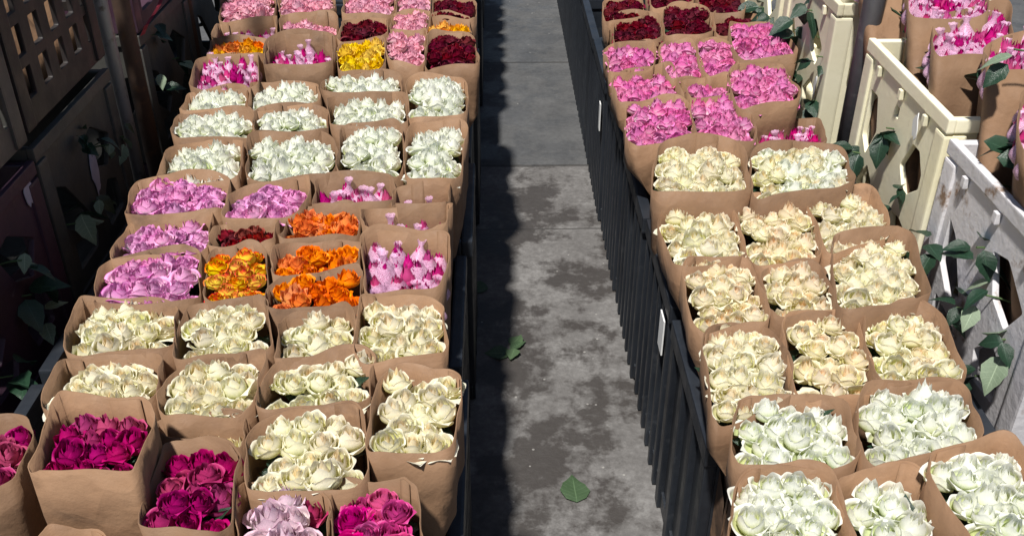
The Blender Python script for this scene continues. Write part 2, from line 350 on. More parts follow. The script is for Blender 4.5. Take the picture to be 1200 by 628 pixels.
def foliage_mesh(seed):                    # the leaf ruff below the heads of a bunch, unit square
    r = random.Random(seed); V = []; F = []
    for k in range(34):
        vs, fs = leaf_verts(.42, .15, .3, .3, 6, 3, r=r)
        M = Matrix.Translation((r.uniform(-.46, .46), r.uniform(-.46, .46), r.uniform(-.12, .06))) @ Euler((r.uniform(-.7, .9), r.uniform(-.6, .6), r.uniform(0, 6.28))).to_matrix().to_4x4() @ Matrix.Translation((0, -.2, 0))
        b = len(V); V += [tuple(M @ Vector(v)) for v in vs]; F += [tuple(i+b for i in f) for f in fs]
    me = bpy.data.meshes.new('leaves'); me.from_pydata(V, [], F); me.materials.append(LEAF); leaf_uv(me, 6, 3)
    me.polygons.foreach_set('use_smooth', [True]*len(F)); return me
FOL = [foliage_mesh(s) for s in range(4)]

# ------------------------------------------------------------------ kraft sleeves
def rim_loop(quad, r, nseg=8, edges=7):
    """rounded quadrilateral through four corners (FL, FR, BR, BL)"""
    pts = []
    n = 4
    cut = [r.uniform(.12, .28) for _ in range(4)]
    cut[2] = r.uniform(.16, .40); cut[3] = r.uniform(.16, .40)
    for i in range(4):
        p0, p1, p2 = quad[i-1], quad[i], quad[(i+1) % 4]
        a = p1.lerp(p0, cut[i]); b = p1.lerp(p2, cut[i])
        for k in range(nseg+1):
            t = k/nseg
            pts.append(a*(1-t)**2 + p1*(2*t*(1-t)) + b*t*t)
        nb = quad[(i+1) % 4].lerp(p1, cut[(i+1) % 4])
        for k in range(1, edges): pts.append(b.lerp(nb, k/edges))
    return pts
def sleeve_mesh(rim, base_c, base_scale, zbot, zc, seed, xmin=None, xmax=None, rings=9):
    r = random.Random(seed); n = len(rim); c = sum(rim, Vector())/n
    ph = [r.uniform(0, 6.28) for _ in range(4)]
    bm = bmesh.new(); R = []
    for j in range(rings):
        t = 1-(1-j/(rings-1))**1.0
        row = []
        for i, p in enumerate(rim):
            a = 2*PI*i/n
            sc = 1-(1-base_scale)*t**1.5
            x = c.x+(base_c.x-c.x)*t + (p.x-c.x)*sc; y = c.y+(base_c.y-c.y)*t + (p.y-c.y)*sc
            zt = p.z; z = zt+(zbot-zt)*t
            wob = .0030*math.sin(3*a+ph[0]+4*t)+.0018*math.sin(7*a+ph[1]-6*t)+.0009*math.sin(13*a+ph[2]+15*t)
            d = Vector((p.x-c.x, p.y-c.y, 0)); d.normalize(); x += d.x*wob; y += d.y*wob
            if z < zc:
                if xmin is not None: x = max(x, xmin)
                if xmax is not None: x = min(x, xmax)
            row.append(bm.verts.new((x, y, z)))
        R.append(row)
    for a, b in zip(R, R[1:]):
        for i in range(n): bm.faces.new((a[i], b[i], b[(i+1) % n], a[(i+1) % n]))
    # glued overlap: a second ply of paper along one stretch, standing just inside
    i0 = r.choice([int(n*.55), int(n*.62), int(n*.70), int(n*.78)]); ply = []
    for j in range(5):
        row = []
        for i in range(i0, i0+5):
            v = R[j][i % n].co; d = Vector((c.x-v.x, c.y-v.y, 0)); d.normalize()
            row.append(bm.verts.new((v.x+d.x*.0035, v.y+d.y*.0035, v.z-.002)))
        ply.append(row)
    for a, b in zip(ply, ply[1:]):
        for i in range(4): bm.faces.new((a[i], b[i], b[i+1], a[i+1]))
    bmesh.ops.recalc_face_normals(bm, faces=bm.faces)
    bmesh.ops.solidify(bm, geom=list(bm.faces), thickness=.0014)
    return bm_mesh('paper_sleeve', bm, KRAFT, True)

def inside(px, py, poly):
    c = False; n = len(poly); j = n-1
    for i in range(n):
        if ((poly[i].y > py) != (poly[j].y > py)) and (px < (poly[j].x-poly[i].x)*(py-poly[i].y)/(poly[j].y-poly[i].y)+poly[i].x): c = not c
        j = i
    return c
BN = [0]
def bunch(kind, corners, label, group, z=.64, depth=.0, side='L', zbot=.062, mixk=None, bscale=.62, zfront=0.0, dome=.012, dens=1.0, base=None):
    BN[0] += 1; r = random.Random(BN[0]*13+5)
    zf = z-zfront
    q = [at_z(*corners[0], zf), at_z(*corners[1], zf), at_z(*corners[2], z), at_z(*corners[3], z)]
    rim = rim_loop(q, r)
    n = len(rim); cx = sum(rim, Vector())/n
    zr = [r.uniform(-.006, .006) for _ in range(4)]; ph = r.uniform(0, 6.28)
    wave = [p+Vector((0, 0, .006*math.sin(2*PI*i/n*2+ph)+.003*math.sin(2*PI*i/n*5+ph*2))) for i, p in enumerate(rim)]
    bc = base if base is not None else Vector((cx.x, cx.y+.0, zbot))
    root = thing('rose_bunch', label, 'flower bunch', (bc.x, bc.y, zbot), group)
    o = Vector((bc.x, bc.y, zbot))
    xmin = xmax = None; zc = .50
    if side == 'L': xmax = -.096
    if side == 'R': xmin = .372
    if side == 'U': xmin = .875; zc = .85
    me = sleeve_mesh([p-o for p in wave], bc-o, bscale, 0.0, zc-o.z, BN[0], xmin-o.x if xmin is not None else None, xmax-o.x if xmax is not None else None)
    link('paper_sleeve', me, root)
    # heads, packed on a jittered hex grid
    s0 = SIZE[kind]; sp = s0*(1.50 if kind != 'N' else 2.0)/dens
    xs = [p.x for p in rim]; ys = [p.y for p in rim]
    ca, sa = math.cos(r.uniform(-.5, .5)), math.sin(r.uniform(-.5, .5))
    zrim = (z+zf)/2
    FL, FR, BR, BL = q
    wid = ((FR-FL).length+(BR-BL).length)/2; dep = ((BL-FL).length+(BR-FR).length)/2
    nu = max(2, math.ceil((wid-2.3*s0)/sp-.30)+1); nv = max(2, math.ceil((dep-2.5*s0)/(sp*.92)-.25)+1)
    mu = s0*1.14/wid; mf = s0*1.28/dep; mb = s0*1.22/dep; pts = []
    for jv in range(nv):
        m = nu if (jv % 2 == 0 or nu < 3) else nu-1
        for iu in range(m):
            tu = (iu/(m-1) if m > 1 else .5); tv = jv/(nv-1)
            if m < nu: tu = .5+(tu-.5)*(m-1)/(nu-1)
            tu = mu+(1-2*mu)*tu + r.uniform(-.13, .13)*sp/wid*(.3 if iu in (0, m-1) else 1); tv = mf+(1-mf-mb)*tv + r.uniform(-.13, .13)*sp/dep*(.3 if jv == 0 else 1)
            # keep out of the rounded corners
            du, dv = abs(tu-.5)*2, abs(tv-.5)*2
            if du > .6 and dv > .6:
                k = 1-.16*(du+dv-1.2)/.8; tu = .5+(tu-.5)*k; tv = .5+(tv-.5)*k
            P = FL.lerp(FR, tu).lerp(BL.lerp(BR, tu), tv); pts.append((P.x, P.y))
    span = max(max(xs)-min(xs), max(ys)-min(ys))/2
    for px, py in pts:
        kk = kind
        if mixk and r.random() < mixk[1]: kk = mixk[0]
        s = SIZE[kk]*r.uniform(.86, 1.18); d = Vector((px-cx.x, py-cx.y, 0)); f = min(1, d.length/span)
        if f > .72: s = min(s, SIZE[kk]*.98)
        ht = HTOP.get(kk, 1.22)*s
        zt = zrim - depth - .012 + dome*(1-f*f) + r.uniform(-.011, .011)
        tilt = .14*f + r.uniform(-.22, .22); ax = math.atan2(d.y, d.x)+r.uniform(-.4, .4)
        # tip the head outward along d
        rot = (Matrix.Rotation(ax, 3, 'Z') @ Matrix.Rotation(tilt, 3, 'Y') @ Matrix.Rotation(r.uniform(0, 6.28), 3, 'Z')).to_euler()
        rot2 = rot; sh = rot.to_matrix() @ Vector((0, 0, ht*.7)); px -= sh.x; py -= sh.y
        if kind == 'N':
            zt -= .012
            b = link('rosebud', r.choice(RM['N']), root, (px-o.x, py-o.y, zt-ht-o.z-.012), rot2, (s, s, s*r.uniform(1.3, 1.9)))
            if r.random() < .28: continue
            nn = link('foam_net', r.choice(NETS), b, scale=(1, 1, .55))
            nn.scale = (.92, .92, r.uniform(.36, .5))
        else:
            link('rose', r.choice(RM[kk]), root, (px-o.x, py-o.y, zt-ht-o.z), rot2, (s, s, s*r.uniform(.92, 1.1)))
    if kind in 'WCAPKFHM' and z < .7:
        for k in range(r.choice((0, 1, 1, 2))):
            tu, tv = r.uniform(.2, .8), r.uniform(.25, .85); P = FL.lerp(FR, tu).lerp(BL.lerp(BR, tu), tv); sz = r.uniform(.034, .05)
            link('leaf', r.choice(LEAVES), root, (P.x-o.x, P.y-o.y, zrim-depth-.042-o.z), (r.uniform(.5, 1.1), r.uniform(-.4, .4), r.uniform(0, 6.28)), (sz, sz, sz))
    w = (max(xs)-min(xs))*.66; h = (max(ys)-min(ys))*.56
    link('leaves', FOL[BN[0] % 4], root, (cx.x-o.x, cx.y-o.y, zrim-depth-.055-o.z), (0, 0, r.choice([0, PI])), (w, h, min(w, h)*.8))
    return root

g = {'W': 'bunches of white roses', 'C': 'bunches of cream roses', 'A': 'bunches of cream roses', 'P': 'bunches of lilac pink roses', 'K': 'bunches of bright pink roses', 'L': 'bunches of pale pink roses',
     'M': 'bunches of magenta roses', 'H': 'bunches of magenta roses', 'D': 'bunches of dark red roses', 'R': 'bunches of dark red roses', 'O': 'bunches of orange roses', 'Y': 'bunches of yellow and amber roses',
     'G': 'bunches of yellow and amber roses', 'B': 'bunches of yellow and red roses', 'F': 'bunches of faded roses', 'N': 'bunches of netted magenta buds'}
# kind, FL, FR, BR, BL (photo pixels of the rim corners), label, extras
LEFT = [
 ('M', (-90,585),(14,572),(46,482),(-70,488), 'magenta roses in kraft paper, cut off by the left edge of the photo', dict(z=.66)),
 ('M', (30,548),(158,558),(184,462),(62,464), 'magenta roses in the tall raised kraft sleeve with a broad front, front left', dict(z=.71, depth=.018)),
 ('M', (158,622),(264,624),(286,522),(190,512), 'magenta roses in kraft paper right beside the tall raised magenta sleeve', dict(z=.66)),
 ('M', (24,705),(142,702),(134,618),(42,620), 'kraft sleeve at the bottom left edge showing only its curved back rim', dict(z=.62, depth=.05)),
 ('F', (272,656),(388,654),(384,566),(281,560), 'faded lilac roses with a few magenta ones, left of the hot pink bunch', dict(z=.64, mixk=('M', .3))),
 ('H', (386,656),(502,654),(484,562),(386,556), 'full open hot pink roses in kraft paper at the bottom beside the aisle', dict(z=.64)),
 ('C', (290,582),(434,564),(430,466),(288,484), 'large square bunch of cream roses directly behind the hot pink bunch', dict(z=.65)),
 ('C', (428,534),(530,524),(548,436),(444,416), 'cream roses in the tall kraft sleeve leaning over the aisle', dict(z=.67, zfront=.005)),
 ('C', (184,514),(286,520),(290,482),(182,486), 'small half hidden cream bunch behind the magenta roses', dict(z=.62, depth=.02)),
 ('C', (38,486),(184,474),(192,408),(76,416), 'cream roses directly behind the tall raised magenta sleeve', dict(z=.64)),
 ('C', (182,490),(296,480),(318,406),(198,424), 'cream roses with a golden centre, second from left in their row', dict(z=.64)),
 ('C', (294,486),(432,468),(442,404),(316,420), 'wide cream bunch just behind the large square cream bunch', dict(z=.64)),
 ('C', (70,414),(204,410),(210,348),(90,348), 'cream roses at the left end of the row behind, next to dark crates', dict(z=.64)),
 ('C', (202,424),(318,408),(314,346),(210,356), 'cream roses in front of the small yellow and red bunch', dict(z=.64)),
 ('C', (322,422),(416,406),(414,348),(326,370), 'narrow cream bunch with a green leaf in front of the orange roses', dict(z=.64)),
 ('C', (416,424),(526,414),(520,345),(420,344), 'cream roses beside the aisle in front of the netted magenta buds', dict(z=.65)),
 ('P', (106,362),(236,352),(234,288),(118,302), 'lilac pink roses nearest the camera of three bunches along dark crates', dict(z=.64)),
 ('P', (128,306),(240,294),(252,246),(146,258), 'lilac pink roses, middle of three bunches along the dark crates', dict(z=.64)),
 ('P', (140,258),(266,244),(268,198),(158,208), 'lilac pink roses farthest of three bunches along the dark crates', dict(z=.65)),
 ('B', (236,356),(314,346),(310,282),(242,290), 'small bunch of yellow roses with red petal edges', dict(z=.64)),
 ('R', (242,290),(316,284),(332,252),(252,262), 'small dark brick red bunch behind the yellow and red roses', dict(z=.64, depth=.008)),
 ('P', (258,258),(352,250),(368,204),(270,218), 'lilac pink roses behind the small brick red bunch', dict(z=.65)),
 ('O', (326,282),(420,274),(422,237),(338,242), 'orange roses at the back of three orange bunches', dict(z=.64)),
 ('O', (314,322),(422,312),(424,276),(322,286), 'orange roses in the middle of three orange bunches', dict(z=.64, depth=.008)),
 ('O', (310,368),(424,354),(426,312),(314,322), 'orange roses at the front of three orange bunches', dict(z=.64)),
 ('N', (426,344),(522,340),(528,268),(422,266), 'magenta buds in white nets, large bunch in front beside the aisle', dict(z=.65, depth=.012)),
 ('N', (424,268),(524,266),(530,234),(424,244), 'netted magenta buds sunk deep in kraft, behind the large netted bunch', dict(z=.65, depth=.035)),
 ('N', (366,242),(460,238),(464,202),(368,206), 'netted magenta buds directly behind the rear orange bunch', dict(z=.65, depth=.008)),
 ('N', (458,242),(526,238),(528,212),(462,216), 'small sunk bunch of netted buds before the white roses by the aisle', dict(z=.65, depth=.02)),
 ('W', (180,214),(282,208),(287,159),(203,166), 'white roses at the left end of the nearest white row', dict(z=.65)),
 ('W', (288,210),(394,206),(394,150),(288,156), 'wide white bunch second from left in the nearest white row', dict(z=.65)),
 ('W', (394,208),(472,204),(474,141),(397,143), 'greenish white bunch third from left in the nearest white row', dict(z=.65)),
 ('W', (472,212),(540,208),(549,143),(477,140), 'white roses at the aisle end of the nearest white row', dict(z=.66)),
 ('W', (199,164),(300,159),(296,126),(205,131), 'white roses at the left end of the second white row', dict(z=.65)),
 ('W', (298,158),(386,153),(382,121),(298,125), 'shallow white bunch in the middle of the second white row', dict(z=.65)),
 ('W', (388,149),(478,143),(480,105),(382,109), 'wide white bunch behind the greenish white one', dict(z=.65, depth=.012)),
 ('W', (478,140),(549,136),(547,90),(476,87), 'white roses piled to a peak beside the aisle', dict(z=.66, dome=.035)),
 ('W', (207,132),(288,126),(290,99),(221,107), 'small white bunch at the rear left, before the netted purple buds', dict(z=.65)),
 ('W', (292,128),(374,122),(376,91),(292,97), 'white roses in front of the big blank kraft sleeve', dict(z=.65)),
 ('W', (378,112),(472,106),(472,83),(376,90), 'white bunch in front of the yellow roses', dict(z=.65)),
 ('N', (221,105),(304,100),(304,60),(233,62), 'netted purple pink buds rising above kraft at the rear left', dict(z=.66)),
 ('N', (306,78),(391,76),(392,37),(313,36), 'big blank kraft sleeve with few netted buds showing', dict(z=.67, depth=.035)),
 ('Y', (396,86),(450,78),(453,41),(393,50), 'bright yellow roses in a square kraft sleeve', dict(z=.66)),
 ('L', (454,72),(498,74),(501,35),(451,35), 'pale pink roses between the yellow and the dark red bunch', dict(z=.66)),
 ('D', (498,80),(562,76),(557,36),(500,37), 'dark red roses in a tall sleeve at the aisle, nearer of two', dict(z=.67)),
 ('G', (240,66),(310,64),(316,43),(247,45), 'amber and orange roses behind the netted purple buds', dict(z=.66, mixk=('O', .3))),
 ('N', (248,46),(324,44),(326,17),(255,26), 'sunk netted buds between the amber bunch and the pale pink rear row', dict(z=.66, depth=.02)),
 ('L', (328,42),(396,40),(396,15),(328,15), 'few pale pink roses deep in the sleeve behind the blank kraft one', dict(z=.66, depth=.022)),
 ('D', (394,50),(452,43),(456,18),(401,22), 'dark red roses directly behind the yellow bunch', dict(z=.65)),
 ('L', (456,37),(500,37),(506,13),(460,14), 'pale pink roses stacked behind another pale pink bunch in the middle', dict(z=.66)),
 ('G', (496,42),(552,40),(552,17),(500,14), 'few amber roses sunk behind the nearer dark red bunch', dict(z=.66, depth=.015)),
 ('L', (256,24),(322,21),(323,-10),(258,-8), 'pale pink roses at the left end of the top row', dict(z=.66)),
 ('L', (326,17),(392,15),(392,-9),(326,-9), 'pale pink roses second from left in the top row', dict(z=.66)),
 ('L', (400,17),(462,15),(462,-9),(402,-7), 'pale pink roses third from left in the top row', dict(z=.66)),
 ('L', (464,21),(504,19),(504,-9),(464,-7), 'narrow pale pink bunch next to the far dark red roses', dict(z=.66)),
 ('D', (506,18),(557,26),(559,-5),(506,-7), 'dark red roses in the far left corner by the aisle, farther of two', dict(z=.66)),
]
RIGHT = [
 ('W', (850,668),(1010,662),(975,536),(858,546), 'white roses in the right bed, bottom corner next to the aisle', dict(z=.62)),
 ('W', (1012,664),(1138,656),(1082,540),(976,552), 'white roses in the middle of the bottom right row', dict(z=.62)),
 ('W', (1150,654),(1262,622),(1192,506),(1076,528), 'white roses in an angled sleeve at the bottom right corner', dict(z=.65)),
 ('W', (857,548),(1013,542),(991,460),(863,460), 'white roses in a wide low sleeve in front of the cream roses', dict(z=.62)),
 ('W', (1012,546),(1157,518),(1132,438),(1003,447), 'white roses in a rounded sleeve below the weathered white crate', dict(z=.63)),
 ('C', (836,498),(938,468),(909,372),(817,380), 'cream roses in the nearest cream row at the aisle edge', dict(z=.61)),
 ('A', (936,472),(1034,461),(1005,358),(915,368), 'peach tinted roses in the middle of the nearest cream row', dict(z=.61)),
 ('A', (1030,460),(1141,441),(1097,352),(1010,358), 'cream roses at the crate end of the nearest cream row', dict(z=.62, mixk=('C', .7))),
 ('A', (814,391),(907,375),(881,298),(797,302), 'pale peach roses in the second cream row at the aisle edge', dict(z=.61)),
 ('A', (906,375),(985,363),(961,304),(886,312), 'small peach bunch between two larger cream bunches', dict(z=.61)),
 ('C', (984,368),(1095,351),(1069,264),(971,276), 'cream roses in the roomy kraft sleeve touching the cream crate', dict(z=.63, depth=.01)),
 ('C', (790,319),(881,301),(855,232),(767,244), 'cream roses in the third cream row at the aisle edge', dict(z=.61)),
 ('A', (881,315),(969,303),(941,224),(857,232), 'cream roses with yellow peach hearts in the third cream row', dict(z=.61)),
 ('C', (968,301),(1049,273),(1023,214),(941,224), 'cream roses in the third cream row next to the cream crate', dict(z=.62)),
 ('C', (763,229),(885,225),(872,158),(771,162), 'creamy yellow roses in a tall sleeve behind the aisle edge cream rows', dict(z=.65, depth=.014)),
 ('W', (884,233),(1003,219),(991,164),(875,170), 'ivory roses in the wide sleeve at the foot of the dark post', dict(z=.65, mixk=('C', .5))),
 ('K', (738,174),(819,166),(807,112),(729,118), 'bright pink roses at the aisle, nearest camera of the pink bunches there', dict(z=.63)),
 ('K', (818,172),(889,162),(873,108),(805,114), 'large pink bunch directly behind the creamy yellow roses', dict(z=.63)),
 ('K', (865,128),(945,116),(917,72),(851,78), 'pink roses in the wide sleeve beside the cream crates, nearer of two', dict(z=.65)),
 ('K', (725,122),(803,114),(787,72),(713,82), 'pink roses sunk low at the aisle, second of three', dict(z=.63, depth=.018)),
 ('K', (807,117),(861,112),(855,86),(800,92), 'few pink roses sunk behind the large pink bunch', dict(z=.63, depth=.012)),
 ('K', (714,86),(768,78),(767,44),(705,50), 'pink roses at the aisle just before the dark red ones', dict(z=.63)),
 ('K', (783,94),(827,88),(813,46),(768,48), 'slanted pink bunch in the middle of the rear pink row', dict(z=.63)),
 ('K', (826,90),(867,82),(855,42),(812,44), 'tall pink bunch third from the aisle in the rear pink row', dict(z=.64)),
 ('K', (863,68),(939,64),(909,24),(853,26), 'pink roses beside the cream crates, farther of two', dict(z=.66)),
 ('D', (721,52),(776,48),(775,12),(717,16), 'dark red roses at the aisle just behind the pink ones', dict(z=.64)),
 ('D', (779,44),(838,40),(831,4),(777,4), 'dark red roses in the middle of the three nearer dark red bunches', dict(z=.64)),
 ('D', (838,42),(889,32),(885,12),(836,12), 'dark red roses nearest the cream crates', dict(z=.63, depth=.015)),
 ('D', (711,28),(757,20),(753,-6),(703,-2), 'dark red roses at the far aisle edge, top of the photo', dict(z=.64)),
 ('D', (763,8),(815,4),(809,-26),(755,-24), 'dark red roses in the middle of the far top row', dict(z=.64)),
 ('D', (821,13),(875,13),(865,-24),(813,-22), 'dark red roses right end of the far top row', dict(z=.64)),
 ('N', (890,172),(972,168),(959,134),(884,146), 'netted magenta buds tucked low between pink and ivory bunches', dict(z=.58)),
]
for k, a, b, c, d, lab, ex in LEFT: bunch(k, (a, b, c, d), lab, g[k], side='L', **ex)
for k, a, b, c, d, lab, ex in RIGHT: bunch(k, (a, b, c, d), lab, g[k], side='R', **ex)

def px_of(x, y, z):                     # photo pixel of a world point
    dx, dy, dz = x, y, z-CAM_H
    u = dx*math.cos(YAW)-dy*math.sin(YAW); h = dx*math.sin(YAW)+dy*math.cos(YAW)
    f = h*math.cos(TILT)-dz*math.sin(TILT); v = -h*math.sin(TILT)-dz*math.cos(TILT)
    return (600+FPX*u/f, 314+FPX*v/f)
for i in range(9):                          # the beds go on past the top of the photo
    y = 3.62+.2*i; kk = 'DLOWDPLWD'[i]; nm = {'D': 'dark red', 'L': 'pale pink', 'O': 'orange', 'W': 'white', 'P': 'lilac pink'}[kk]
    bunch(kk, [px_of(-.235, y-.08, .65), px_of(-.075, y-.08, .65), px_of(-.075, y+.08, .65), px_of(-.235, y+.08, .65)], nm+' roses beyond the far end of the left bed, %s from the far end' % ('last', 'second', 'third', 'fourth', 'fifth', 'sixth', 'seventh', 'eighth', 'ninth')[8-i], g[kk], z=.65)
# upper right: sleeves standing in the cream and white crates
UP = [
 ('N', (1004,-22),(1084,-28),(1076,-85),(1000,-75), 'tall kraft sleeve standing by the post in the cream crate', .93, (1.0, 2.10)),
 ('N', (1066,24),(1162,14),(1152,-45),(1060,-35), 'netted pink buds in the rear tall sleeve of the cream crate', .93, (1.0, 1.98)),
 ('N', (1094,68),(1184,62),(1188,-2),(1090,16), 'netted magenta buds in the front tall sleeve of the cream crate', .92, (.99, 1.84)),
 ('N', (1156,84),(1275,80),(1262,18),(1156,44), 'tall kraft sleeve with a green leaf, rising from the weathered white crate', .95, (1.0, 1.60)),
 ('N', (1196,176),(1325,180),(1305,92),(1190,108), 'tall kraft sleeve cut off by the right edge above the white crate', .93, (1.02, 1.45)),
]
for k, a, b, c, d, lab, z, (bx, by) in UP:
    bunch(k, (a, b, c, d), lab, 'tall sleeves in the light crates', z=z, side='U', zbot=.49, bscale=.80, depth=.0, base=Vector((bx, by, .49)))

# ------------------------------------------------------------------ crates
def panel_mesh(name, outer, holes, thick, mat, bev=.0015):
    """plate in local YZ with holes, thickness along X"""
    cu = bpy.data.curves.new(name, 'CURVE'); cu.dimensions = '2D'; cu.fill_mode = 'BOTH'; cu.extrude = thick/2-bev; cu.bevel_depth = bev; cu.bevel_resolution = 1
    for poly in [outer]+holes:
        s = cu.splines.new('POLY'); s.points.add(len(poly)-1); s.use_cyclic_u = True
        for p, (x, y) in zip(s.points, poly): p.co = (x, y, 0, 1)
    o = bpy.data.objects.new(name, cu); COL.objects.link(o)
    dg = bpy.context.evaluated_depsgraph_get(); me = bpy.data.meshes.new_from_object(o.evaluated_get(dg))
    bpy.data.objects.remove(o); bpy.data.curves.remove(cu)
    me.name = name
    # curve plane XY -> Y,Z ; normal -> X
    M = Matrix(((0, 0, 1, 0), (1, 0, 0, 0), (0, 1, 0, 0), (0, 0, 0, 1)))
    me.transform(M); me.materials.clear(); me.materials.append(mat); return me
def S(poly, L, H): return [((x-.5)*L, y*H) for x, y in poly]
def rnd_poly(poly, rad=.18):
    out = []; n = len(poly)
    for i in range(n):
        p0, p1, p2 = Vector(poly[i-1]), Vector(poly[i]), Vector(poly[(i+1) % n])
        a = p1.lerp(p0, rad); b = p1.lerp(p2, rad)
        for k in range(4):
            t = k/3; q = a*(1-t)**2+p1*2*t*(1-t)+b*t*t; out.append((q.x, q.y))
    return out
XLAT = [[(.12,.70),(.22,.64),(.40,.36),(.30,.26),(.12,.42)], [(.50,.76),(.64,.80),(.86,.64),(.76,.46),(.60,.54)], [(.62,.10),(.84,.12),(.82,.34),(.70,.40),(.57,.26)], [(.16,.10),(.40,.10),(.45,.20),(.36,.24),(.16,.28)]]
CRLAT = [[(.10,.78),(.10,.44),(.20,.34),(.30,.56),(.22,.78)], [(.60,.54),(.72,.38),(.88,.52),(.88,.62),(.80,.74),(.70,.74)], [(.14,.10),(.30,.10),(.36,.28),(.26,.36),(.14,.18)], [(.62,.28),(.70,.10),(.86,.10),(.86,.26),(.74,.30)], [(.44,.74),(.50,.74),(.50,.82),(.44,.82)]]
def MIR(hs, k=.86):                        # mirrored and a little smaller: the light crates are mostly plate
    out = []
    for h in hs:
        cx = sum(p[0] for p in h)/len(h); cy = sum(p[1] for p in h)/len(h)
        out.append([(1-(cx+(x-cx)*k), cy+(y-cy)*k) for x, y in h][::-1])
    return out
GRID = [[(.09+.195*i, .14+.225*j), (.195+.195*i, .14+.225*j), (.195+.195*i, .31+.225*j), (.09+.195*i, .31+.225*j)] for i in range(5) for j in range(3)]
def crate(name, label, loc, L, W, H, mat, holes, group, rimh=.030, vis=0):
    """loc: centre of base; L along Y, W along X"""
    root = thing(name, label, 'crate', loc, group)
    hs = [rnd_poly(S(h, L, H), .10) for h in holes]
    outer = S([(0,0),(1,0),(1,1),(0,1)], L-.004, H-.0)
    me = panel_mesh('side_panel', outer, hs, .012, mat)
    for sx in (-1, 1): link('side_panel', me, root, (sx*(W/2-.006), 0, 0))
    hs2 = [rnd_poly(S(h, W, H)) for h in holes]
    me2 = panel_mesh('end_panel', S([(0,0),(1,0),(1,1),(0,1)], W-.028, H-.0), hs2, .012, mat)
    for sy in (-1, 1): link('end_panel', me2, root, (0, sy*(L/2-.008), 0), (0, 0, PI/2))
    bm = bmesh.new()
    t = .016
    for sx in (-1, 1): add_box(bm, (sx*(W/2-.002), 0, H-rimh/2+.004), (t, L+.016, rimh), .003)
    for sy in (-1, 1): add_box(bm, (0, sy*(L/2-.002), H-rimh/2+.003), (W-.022, t, rimh-.002), .003)
    link('rim', bm_mesh('rim', bm, mat), root)
    bm = bmesh.new(); add_box(bm, (0, 0, (H-rimh)/2), (.046, .046, H-rimh-.004), .006); pm = bm_mesh('corner_post', bm, mat)
    for sx in (-1, 1):
        for sy in (-1, 1): link('corner_post', pm, root, (sx*(W/2-.016), sy*(L/2-.016), 0))
    bm = bmesh.new()
    add_box(bm, (0, 0, .006), (W-.03, L-.03, .012), .003)
    link('base', bm_mesh('base', bm, mat), root)
    if vis:
        for fy in (-.30, .0, .30):
            bm = bmesh.new(); add_box(bm, (vis*(W/2+.006), fy*L, H-rimh-.010), (.010, .014, .022), .002); link('hook', bm_mesh('hook', bm, mat), root)
    return root

def bin_crate(label, x0, x1, y0, y1, h, group, gap=.052):
    root = thing('flower_crate', label, 'crate', ((x0+x1)/2, (y0+y1)/2, 0), group)
    W, L = x1-x0, y1-y0
    bm = bmesh.new()
    # walls with a slotted waist: upper and lower bands and upright ribs
    for sx in (-1, 1):
        add_box(bm, (sx*(W/2-.010), 0, h/2), (.008, L-.012, h-.03), 0)
        n = max(4, int(L/gap))
        for k in range(n): add_box(bm, (sx*(W/2-.003), -L/2+.02+(L-.04)*k/(n-1), h/2-.021), (.020, .017 if gap < .08 else .030, h-.048), .003)
        add_box(bm, (sx*(W/2-.006), 0, .030), (.012, L-.004, .040), .003)
    for sy in (-1, 1):
        add_box(bm, (0, sy*(L/2-.010), h/2), (W-.03, .008, h-.03), 0)
        n = max(5, int(W/.045))
        for k in range(n): add_box(bm, (-W/2+.03+(W-.06)*k/(n-1), sy*(L/2-.004), h/2-.02), (.011, .008, h-.085), .002)
    add_box(bm, (0, 0, .050), (W-.02, L-.02, .010), 0)
    link('bin_body', bm_mesh('bin_body', bm, BLACKP), root)
    bm = bmesh.new()
    for sx in (-1, 1): add_box(bm, (sx*(W/2-.004), 0, h-.021), (.026, L, .042), .005)
    for sy in (-1, 1): add_box(bm, (0, sy*(L/2-.010), h-.022), (W-.034, .020, .040), .005)
    link('rim', bm_mesh('rim', bm, BLACKP), root)
    return root
LY = [(.60,1.02,'front left, its corner showing below the hot pink roses'), (1.04,1.46,'under the front cream roses on the left'), (1.48,1.90,'under the orange roses'), (1.92,2.34,'under the nearest white row'), (2.36,2.80,'under the rear white rows'), (2.82,3.26,'under the yellow roses'), (3.28,3.80,'at the far end of the left bed'), (3.82,4.30,'beyond the far end of the left bed, nearest'), (4.32,4.80,'beyond the far end of the left bed, middle'), (4.82,5.40,'beyond the far end of the left bed, last')]
for y0, y1, t in LY:
    bin_crate('black ribbed flower crate '+t, -.86, -.072+.008*math.sin(7*y0), y0, y1-.012, .462+.012*math.sin(11*y0), 'black flower crates of the left bed')
RY = [(.62,1.205,.385,.455,'under the front white roses on the right, lowest rim'), (1.215,1.600,.352,.490,'under the nearest cream row on the right'), (1.612,1.985,.352,.492,'under the third cream row, with a white tag'), (1.998,2.40,.348,.49,'under the creamy yellow roses on the right'), (2.412,2.82,.345,.49,'under the rear pink rows'), (2.835,3.25,.340,.492,'under the dark red roses on the right'), (3.262,3.75,.340,.49,'at the far end of the right bed'), (3.765,4.22,.340,.49,'beyond the far end of the right bed, nearest'), (4.23,4.70,.340,.49,'beyond the far end of the right bed, middle'), (4.71,5.40,.340,.49,'beyond the far end of the right bed, last')]
